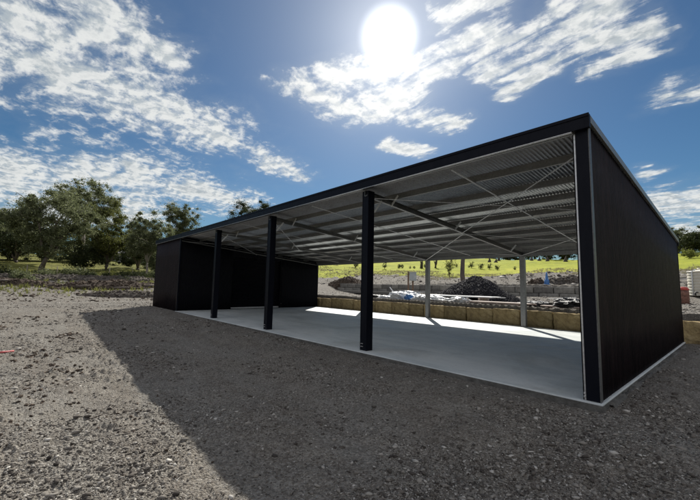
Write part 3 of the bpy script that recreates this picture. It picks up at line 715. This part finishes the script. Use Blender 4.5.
planks('sheet_stack', 'white panels lying tilted left of the rear post above the blue bag', -15.4, -13.0, 12.9, 4, 1, 'whitesheet', 'sheet stack', th=.03, wd=.3, z0=.85, dz=.32)
def blob(name, lab, cat, x, y, z, sx, sy, sz_, mat, seed, amp=.35):
    bm = bmesh.new(); bmesh.ops.create_icosphere(bm, subdivisions=4, radius=1)
    for v in bm.verts:
        c = v.co; f = lambda q, s_: float(vnoise(np.array([c.x*q+seed]), np.array([c.y*q+c.z*q*1.3]), s_)[0])
        k = 1+amp*f(1.5, seed)+amp*.7*abs(f(3.5, seed+1))+amp*.35*f(8, seed+2)
        v.co = Vector((c.x*sx, c.y*sy, max(c.z, -.35)*sz_))*k
    me = bpy.data.meshes.new(name); bm.to_mesh(me); bm.free(); me.materials.append(M[mat])
    o = bpy.data.objects.new(name, me); COL.objects.link(o); o.location = (x, y, z); return tag(o, lab, cat)
zt = gz(-13, 11.6)
blob('plastic_bag', 'large crumpled white plastic bag left of the blue bag', 'bag', -13.9, 11.7, zt+.16, .55, .35, .34, 'plastic', 3)
blob('plastic_bag', 'flat white plastic bag under the leftmost rear post view', 'bag', -15.1, 11.9, zt+.08, .6, .3, .16, 'plastic', 4)
blob('plastic_bag', 'grey white plastic wrap heaped right of the rear post', 'bag', -11.6, 11.3, zt+.12, .65, .3, .26, 'plastic', 6)
blob('blue_bag', 'bright blue plastic bag beside the white bags', 'bag', -12.75, 11.5, zt+.14, .30, .25, .27, 'bluetarp', 5)
blob('black_wrap', 'crumpled black plastic on the planks near the corner post', 'wrap', -3.9, 11.9, zt+.20, .55, .4, .26, 'blackplastic', 7, .6)
blob('black_wrap', 'low black plastic sheet between the plank stacks', 'wrap', -5.6, 12.4, zt+.10, .7, .4, .18, 'blackplastic', 9, .5)
blob('black_wrap', 'black plastic pipe bundle left of the white bags', 'wrap', -16.2, 12.2, zt+.1, .6, .3, .16, 'blackplastic', 8, .5)
blob('plastic_sheet', 'wide crumpled white plastic sheet spread behind the white bags', 'plastic sheet', -13.9, 12.8, zt+.22, 1.5, .5, .30, 'plastic', 11, .5)
blob('plastic_sheet', 'crumpled white plastic sheet under the left end of the long white sheets', 'plastic sheet', -11.0, 11.7, zt+.12, 1.0, .35, .26, 'plastic', 12, .6)
blob('plastic_sheet', 'torn white plastic sheet under the middle of the long white sheets', 'plastic sheet', -9.4, 11.7, zt+.10, .8, .3, .22, 'plastic', 13, .6)
GO = 'white offcuts lying under the sheet stack'
for k in range(22):
    x, y = random.uniform(-12.2, -8.6), random.uniform(11.0, 11.7); a = random.uniform(-1.4, 1.4); l = random.uniform(.2, .55); z = gz(x, y)+.06
    m = MB().bar((-l/2*math.cos(a), -l/2*math.sin(a), random.uniform(0, .05)), (l/2*math.cos(a), l/2*math.sin(a), random.uniform(.03, .28)), .09, .02)
    tag(m.build('offcut', M['whitesheet'], None, False, 0, (x, y, z)), 'white sheet offcut lying in the litter on the terrace below the long white sheets', 'offcut', GO)
GP = 'loose boards strewn behind the stacks'
for k in range(26):
    x, y = random.uniform(-18, -3), random.uniform(13.5, 26); 
    if abs(x-pc[0]) < 3.3 and y < 19: continue
    a = random.uniform(-.5, .5); l = random.uniform(.8, 2.6); z = gz(x, y)+.05
    m = MB().bar((-l/2*math.cos(a), -l/2*math.sin(a), 0), (l/2*math.cos(a), l/2*math.sin(a), random.uniform(.02, .2)), .2, .04)
    tag(m.build('board', M['plank' if k % 2 else 'whitesheet'], None, False, 0, (x, y, z)), 'loose board lying on the terrace behind the sandstone wall', 'board', GP)
m = MB().bar((-.4, 0, .75), (.36, 0, 0), .09, .05)
tag(m.build('white_stake', M['whitesheet'], None, False, 0, (-19.7, 18, .78)), 'white stake leaning over the terrace left of the grey cabinet', 'stake')
# electrical cabinet on posts
zc = gz(-19.3, 20.2); eb = empty('meter_cabinet', (-19.3, 20.2, zc), .72, label='grey meter cabinet on brown timber posts on the terrace', cat='cabinet')
for dx, hh in ((-.36, 2.3), (.05, 1.5)): MB().box(dx-.07, dx+.07, -.07, .07, -.3, hh).build('post', M['timber'], eb, bevel=.01)
cb_ = MB().box(-.27, .36, -.30, -.075, 1.42, 2.2).build('cabinet_box', M['greybox'], eb, bevel=.015)
MB().box(-.24, .33, -.318, -.303, 1.46, 2.16).build('cabinet_door', M['greybox'], cb_, bevel=.006)
MB().box(.22, .26, -.335, -.319, 1.74, 1.84).build('latch', M['bolt'], cb_)
MB().box(-.30, .39, -.34, -.06, 2.203, 2.23).build('cabinet_roof', M['greybox'], eb, bevel=.005)
# blue drum/bollard on the block wall
zc = gz(-12.05, 32.6); bd = empty('blue_bollard', (-12.05, 32.6, zc), label='narrow blue conical marker standing on the grey block wall', cat='marker')
m = MB().tube([(0,0,-.2), (0,0,.45), (0,0,.5), (0,0,1.0), (0,0,1.28)], [.24,.22,.16,.09,.04], 12); m.build('cone_body', M['bluetarp'], bd, True)
MB().box(-.26, .26, -.26, .26, -.2, .06).build('base', M['bluetarp'], bd, bevel=.02)
# water tank right of wall
zc = gz(.1, 31.6); tk = empty('water_tank', (-.25, 31.6, zc-.05), label='cream ribbed round water tank standing right of the end wall', cat='water tank')
pts, rd_ = [], []
for k in range(33): pts.append((0, 0, k*.055)); rd_.append(1.35+(.028 if k % 4 < 2 else 0))
MB().tube(pts, rd_, 40).build('tank_body', M['tank'], tk, True)
MB().tube([(0,0,1.762), (0,0,1.82), (0,0,2.0), (0,0,2.02)], [1.40, 1.38, .45, .3], 40).build('tank_roof', M['tank'], tk, True)
MB().tube([(-.5,-.1,1.98), (-.5,-.1,2.08)], [.28,.28], 20).build('lid', M['tank'], tk, True)
MB().tube([(-.75,-1.2,.25), (-.82,-1.42,.25), (-.85,-1.5,.2), (-.85,-1.5,.02)], [.05,.05,.05,.05], 10).build('outlet_pipe', M['blackplastic'], tk, True)
MB().tube([(-1.0,-.98,0), (-1.0,-.98,1.8), (-.8,-.75,1.95)], [.045,.045,.045], 10).build('overflow_pipe', M['plastic'], tk, True)
zc = gz(-1.5, 26.6); pr = empty('fuel_drum', (-1.45, 26.6, zc), label='rusty brown drum with a red lid between the end wall and the tank', cat='drum')
MB().tube([(0,0,-.1),(0,0,.3),(0,0,.32),(0,0,.6),(0,0,.62),(0,0,.95)], [.30,.30,.315,.30,.315,.30], 22).build('drum_body', M['rust'], pr, True)
MB().tube([(0,0,.952),(0,0,1.02),(0,0,1.14),(0,0,1.16)], [.33,.33,.22,.08], 22).build('lid', M['red'], pr, True)
# logs / boards near tank
for k, (x, y, l, a) in enumerate(((-2.2, 38, 3.2, .1), (1.5, 40, 2.6, -.2), (-.5, 43, 3.0, .25), (-2.5, 36.2, 2.0, .3))):
    m = MB().bar((-l/2*math.cos(a), -l/2*math.sin(a), 0), (l/2*math.cos(a), l/2*math.sin(a), .3), .35, .16)
    tag(m.build('slab_offcut', M['whitesheet' if k == 0 else 'cblock'], None, False, .03, (x, y, gz(x, y)+.15)), ['white broken slab lying behind the cream tank', 'grey slab offcut lying right behind the cream tank', 'grey slab offcut farthest up the slope behind the tank', 'grey slab offcut nearest the shed wall behind the drum'][k], 'slab')
# red pipe at the left edge
tag(MB().tube([(-11.0, -6.75, gz(-11.0, -6.75)+.035), (-11.06, -6.6, gz(-11.06,-6.6)+.04), (-11.16, -6.42, gz(-11.16,-6.42)+.035)], [.024, .026, .02], 8).build('red_stake', M['pipe'], None, True), 'short red stake lying on the gravel at the left edge', 'stake')
# farmhouse
hx, hy = -125.8, 16.4; hz = gz(hx, hy)-.2
hs = empty('farm_building', (hx, hy, hz), math.radians(98), label='low pale farm building with white roof among the trees on the left', cat='building')
MB().box(-4, 4, -3, 3, -.5, 2.4).build('wall', M['housewall'], hs, bevel=.02)
r_ = MB(); r_.v = [(-4.6,-3.7,2.45),(4.6,-3.7,2.45),(4.6,3.7,2.45),(-4.6,3.7,2.45),(-4.2,0,3.6),(4.2,0,3.6)]; r_.f = [[0,1,5,4],[2,3,4,5],[1,2,5],[3,0,4],[0,3,2,1]]; r_.build('roof', M['whitesheet'], hs)
for x in (-2.6, 0, 2.6):
    MB().box(x-.6, x+.6, 3.003, 3.06, .8, 1.9).build('window', M['glass'], hs); MB().box(x-.6, x+.6, -3.06, -3.003, .8, 1.9).build('window', M['glass'], hs)
# paddock fence posts left
GF = 'fence posts along the left paddock'
for k in range(14):
    x = -60+rs.uniform(-.3, .3)-k*.4; y = -22+k*3.1; z = gz(x, y)
    tag(MB().tube([(0,0,-.3), (0,0,1.15)], [.06, .055], 6).build('fence_post', M['palebark'], None, True, 0, (x, y, z)), 'weathered timber fence post standing along the left paddock', 'fence post', GF)

# ------------------------------------------------------------------ light and sky
SUN = Vector((-0.5414, 0.5966, 0.6230)).normalized()   # where the lamp and the sky's sun stand
el = math.asin(SUN.z); azs = math.atan2(SUN.x, SUN.y)
ld = bpy.data.lights.new('sun', 'SUN'); ld.energy = 4.0; ld.angle = math.radians(.55); ld.color = (1, .955, .87)
lo = bpy.data.objects.new('sun', ld); COL.objects.link(lo); lo.rotation_euler = SUN.to_track_quat('Z', 'Y').to_euler(); lo.location = (0, 0, 60)
wd_ = bpy.data.worlds.new('World'); SC.world = wd_; wd_.use_nodes = True; nt = wd_.node_tree; nt.nodes.clear()
def N_(ty, **k):
    o = nt.nodes.new(ty)
    for a, b in k.items(): setattr(o, a, b)
    return o
def lk(a, b): nt.links.new(a, b)
def mth(op, a, b=0.0, c=None, clamp=False):
    o = N_('ShaderNodeMath', operation=op); o.use_clamp = clamp
    for i, v in enumerate((a, b) if c is None else (a, b, c)):
        if hasattr(v, 'links'): lk(v, o.inputs[i])
        else: o.inputs[i].default_value = v
    return o.outputs[0]
def vdot(a, v):
    o = N_('ShaderNodeVectorMath', operation='DOT_PRODUCT'); lk(a, o.inputs[0]); o.inputs[1].default_value = v; return o.outputs['Value']
def smooth(x, a, b):
    o = N_('ShaderNodeMapRange', interpolation_type='SMOOTHSTEP'); lk(x, o.inputs['Value']); o.inputs['From Min'].default_value = a; o.inputs['From Max'].default_value = b; return o.outputs['Result']
def rgbmix(f, a, b, mode='MIX'):
    o = N_('ShaderNodeMix', data_type='RGBA', blend_type=mode)
    for sock, v in ((o.inputs[0], f), (o.inputs[6], a), (o.inputs[7], b)):
        if hasattr(v, 'links'): lk(v, sock)
        elif hasattr(v, '__len__'): sock.default_value = (*v, 1)
        else: sock.default_value = v
    return o.outputs[2]
sky = N_('ShaderNodeTexSky', sky_type='NISHITA'); sky.sun_disc = False; sky.sun_elevation = el; sky.sun_rotation = azs; sky.air_density = 1.0; sky.dust_density = .1; sky.ozone_density = 3.0; sky.altitude = 50
tc = N_('ShaderNodeTexCoord'); dirv = tc.outputs['Generated']
# cloud layer seen as a plane high above: p = dir.xy / dir.z
sp = N_('ShaderNodeSeparateXYZ'); lk(dirv, sp.inputs[0])
zc_ = mth('MAXIMUM', mth('ADD', sp.outputs['Z'], .20), .05)
cp = N_('ShaderNodeCombineXYZ'); lk(mth('DIVIDE', sp.outputs['X'], zc_), cp.inputs[0]); lk(mth('DIVIDE', sp.outputs['Y'], zc_), cp.inputs[1])
# fixed heading frame of the cloud field
HX = Vector((RT.x, RT.y, 0)).normalized(); HY = Vector((FW.x, FW.y, 0)).normalized()
def cplane(u, v):   # where a bearing/elevation of the picture meets the cloud plane
    d = (FW + RT*((u-350)/356.73) + UP*((250-v)/356.73)).normalized(); k = max(d.z+.20, .05); return d.x/k, d.y/k
P2 = cp.outputs[0]
def noise(vec, scale, detail, rough, dist=0, w_=None):
    o = N_('ShaderNodeTexNoise'); o.inputs['Scale'].default_value = scale; o.inputs['Detail'].default_value = detail; o.inputs['Roughness'].default_value = rough; o.inputs['Distortion'].default_value = dist; lk(vec, o.inputs['Vector']); return o.outputs['Fac']
def seg_mask(a, b, wid, soft=1.0):
    """soft capsule on the cloud plane between two points"""
    ax, ay = cplane(*a); bx, by = cplane(*b); dx, dy = bx-ax, by-ay; LL = dx*dx+dy*dy+1e-6
    s1 = N_('ShaderNodeVectorMath', operation='SUBTRACT'); lk(PW, s1.inputs[0]); s1.inputs[1].default_value = (ax, ay, 0)
    t_ = mth('DIVIDE', vdot(s1.outputs[0], (dx, dy, 0)), LL, clamp=True)
    sc_ = N_('ShaderNodeVectorMath', operation='SCALE'); sc_.inputs[0].default_value = (dx, dy, 0); lk(t_, sc_.inputs['Scale'])
    s2 = N_('ShaderNodeVectorMath', operation='SUBTRACT'); lk(s1.outputs[0], s2.inputs[0]); lk(sc_.outputs[0], s2.inputs[1])
    ln = N_('ShaderNodeVectorMath', operation='LENGTH'); lk(s2.outputs[0], ln.inputs[0])
    return mth('SUBTRACT', 1.0, mth('DIVIDE', ln.outputs['Value'], wid))
# warp the plane for ragged band edges
wn = N_('ShaderNodeTexNoise'); wn.inputs['Scale'].default_value = 3.0; wn.inputs['Detail'].default_value = 3; lk(P2, wn.inputs['Vector'])
ws = N_('ShaderNodeVectorMath', operation='SUBTRACT'); lk(wn.outputs['Color'], ws.inputs[0]); ws.inputs[1].default_value = (.5, .5, .5)
w2 = N_('ShaderNodeVectorMath', operation='SCALE'); lk(ws.outputs[0], w2.inputs[0]); w2.inputs['Scale'].default_value = .28
wa = N_('ShaderNodeVectorMath', operation='ADD'); lk(P2, wa.inputs[0]); lk(w2.outputs[0], wa.inputs[1])
fl_ = N_('ShaderNodeVectorMath', operation='MULTIPLY'); lk(wa.outputs[0], fl_.inputs[0]); fl_.inputs[1].default_value = (1, 1, 0); PW = fl_.outputs[0]
SEGS = [((-60, 60), (110, 80), .36), ((120, 95), (215, 135), .26), ((215, 135), (300, 172), .16), ((60, -10), (170, 50), .13), ((-40, -10), (60, 40), .3),
        ((-80, 190), (140, 178), .5), ((140, 180), (230, 200), .34), ((0, 215), (120, 212), .55),
        ((300, 88), (345, 110), .13), ((345, 85), (405, 75), .13), ((350, 112), (420, 100), .13), ((405, 118), (455, 122), .09), ((415, 75), (440, 60), .1), ((385, 145), (425, 155), .08),
        ((445, 20), (520, -20), .08), ((500, 75), (600, 20), .09), ((545, 70), (655, 25), .08), ((455, 50), (500, 30), .09), ((600, 72), (645, 45), .07), ((520, 95), (560, 60), .06), ((560, 10), (640, -30), .08),
        ((655, 205), (760, 190), .30), ((660, 235), (760, 225), .4), ((640, 173), (652, 174), .08), ((665, 92), (720, 85), .10), ((420, 95), (560, 20), .07)]
mk = None
for a, b, w_ in SEGS:
    s = seg_mask(a, b, w_*.82); mk = s if mk is None else mth('MAXIMUM', mk, s)
mk = mth('MAXIMUM', mk, -1.2)
# fine billows; grain finer overhead so patches look like altocumulus
big = noise(P2, 5.0, 7, .62, .35); fineL = noise(P2, 18, 7, .62, .4); vfine = noise(P2, 50, 5, .6, .3)
# feathered streaks on the right-hand side of the sky
pa, pb_ = cplane(500, 75), cplane(640, 20); sdx = Vector((pb_[0]-pa[0], pb_[1]-pa[1], 0)).normalized(); sdy = Vector((-sdx.y, sdx.x, 0))
stc = N_('ShaderNodeCombineXYZ'); lk(mth('MULTIPLY', vdot(P2, tuple(sdx)), 7.0), stc.inputs[0]); lk(mth('MULTIPLY', vdot(P2, tuple(sdy)), 24.0), stc.inputs[1])
fineR = noise(stc.outputs[0], 1.0, 6, .6, .6)
rside = smooth(vdot(dirv, tuple(RT)), .0, .22)
fine = mth('ADD', mth('MULTIPLY', fineL, mth('SUBTRACT', 1.0, rside)), mth('MULTIPLY', mth('ADD', mth('MULTIPLY', mth('SUBTRACT', fineR, .5), 1.35), .5), rside))
dn = mth('ADD', mth('MULTIPLY', mk, .42), mth('MULTIPLY', mth('SUBTRACT', big, .5), 1.5))
dn = mth('ADD', dn, mth('MULTIPLY', mth('SUBTRACT', fine, .5), .85))
dn = mth('ADD', dn, mth('MULTIPLY', mth('SUBTRACT', vfine, .5), .32))
dn = mth('ADD', dn, mth('MULTIPLY', mth('MINIMUM', mth('MULTIPLY', mk, 2.0), 0.0), .25))
rear = mth('MAXIMUM', smooth(mth('MULTIPLY', vdot(dirv, tuple(HY)), -1.0), -.25, .25), smooth(sp.outputs['Z'], .80, .93))   # bright cloud cover added out of view, behind and overhead, to lift fill light
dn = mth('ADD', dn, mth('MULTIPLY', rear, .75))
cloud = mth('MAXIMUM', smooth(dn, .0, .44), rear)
veil = mth('MULTIPLY', smooth(mth('ADD', mk, mth('MULTIPLY', mth('SUBTRACT', big, .5), 2.2)), -.6, 1.2), .26)
# angle from the sun
sd = vdot(dirv, tuple(Vector((-0.5414, 0.5966, 0.594)).normalized())); ang_ = mth('ARCCOSINE', mth('MINIMUM', sd, .999999))
nearsun = mth('EXPONENT', mth('MULTIPLY', ang_, -4.2))
# cloud tone: thick parts greyer, brighter near the sun
thick = smooth(dn, .25, .85)
so = N_('ShaderNodeVectorMath', operation='ADD'); lk(P2, so.inputs[0]); kx = Vector((SUN.x, SUN.y, 0)).normalized(); so.inputs[1].default_value = (kx.x*.03, kx.y*.03, 0)
fine2 = noise(so.outputs[0], 18, 5, .6, .4); sh2 = noise(so.outputs[0], 5.0, 5, .6, .35)
lit_ = smooth(mth('ADD', mth('SUBTRACT', fineL, fine2), mth('MULTIPLY', mth('SUBTRACT', big, sh2), 1.2)), -.16, .12)
ccol = rgbmix(thick, rgbmix(lit_, (4.1, 4.6, 4.9), (7.4, 7.5, 7.3)), rgbmix(lit_, (2.7, 3.15, 3.5), (5.2, 5.5, 5.6)))
ccol_b = rgbmix(mth('MULTIPLY', nearsun, .75), ccol, (8.2, 8.1, 7.8))
horiz = smooth(sp.outputs['Z'], .0, .35)
sat = N_('ShaderNodeHueSaturation'); sat.inputs['Saturation'].default_value = 1.22; sat.inputs['Value'].default_value = .50; lk(sky.outputs[0], sat.inputs['Color'])
base = rgbmix(1.0, sat.outputs[0], (.85, 1.0, 1.02), 'MULTIPLY')
skyc = rgbmix(veil, base, (3.8, 4.3, 4.6))
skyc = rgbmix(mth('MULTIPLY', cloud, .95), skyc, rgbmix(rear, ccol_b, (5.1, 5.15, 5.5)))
# aureole round the sun (scattered light in thin cloud) and its blinding core
g1 = mth('MULTIPLY', mth('EXPONENT', mth('MULTIPLY', ang_, -9.0)), 6.5)
g2 = mth('MULTIPLY', mth('EXPONENT', mth('MULTIPLY', ang_, -3.2)), 1.5)
core = mth('MULTIPLY', mth('SUBTRACT', 1.0, smooth(ang_, .018, .082)), 13.0)
gl = mth('ADD', mth('ADD', g1, g2), core)
gc = N_('ShaderNodeVectorMath', operation='SCALE'); gc.inputs[0].default_value = (1.0, .98, .94); lk(gl, gc.inputs['Scale'])
skyc = rgbmix(1.0, skyc, gc.outputs[0], 'ADD')
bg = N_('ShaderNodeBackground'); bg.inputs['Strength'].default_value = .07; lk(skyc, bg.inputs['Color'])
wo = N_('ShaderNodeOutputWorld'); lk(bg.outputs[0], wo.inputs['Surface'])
try: wd_.cycles.sampling_method = 'MANUAL'; wd_.cycles.sample_map_resolution = 1024
except Exception: pass

SC.render.engine = 'CYCLES'
SC.view_settings.view_transform = 'Standard'; SC.view_settings.look = 'None'; SC.view_settings.gamma = 1; SC.view_settings.exposure = 0.7
try: SC.view_settings.use_curve_mapping = False
except Exception: pass
SC.cycles.max_bounces = 6; SC.cycles.diffuse_bounces = 4
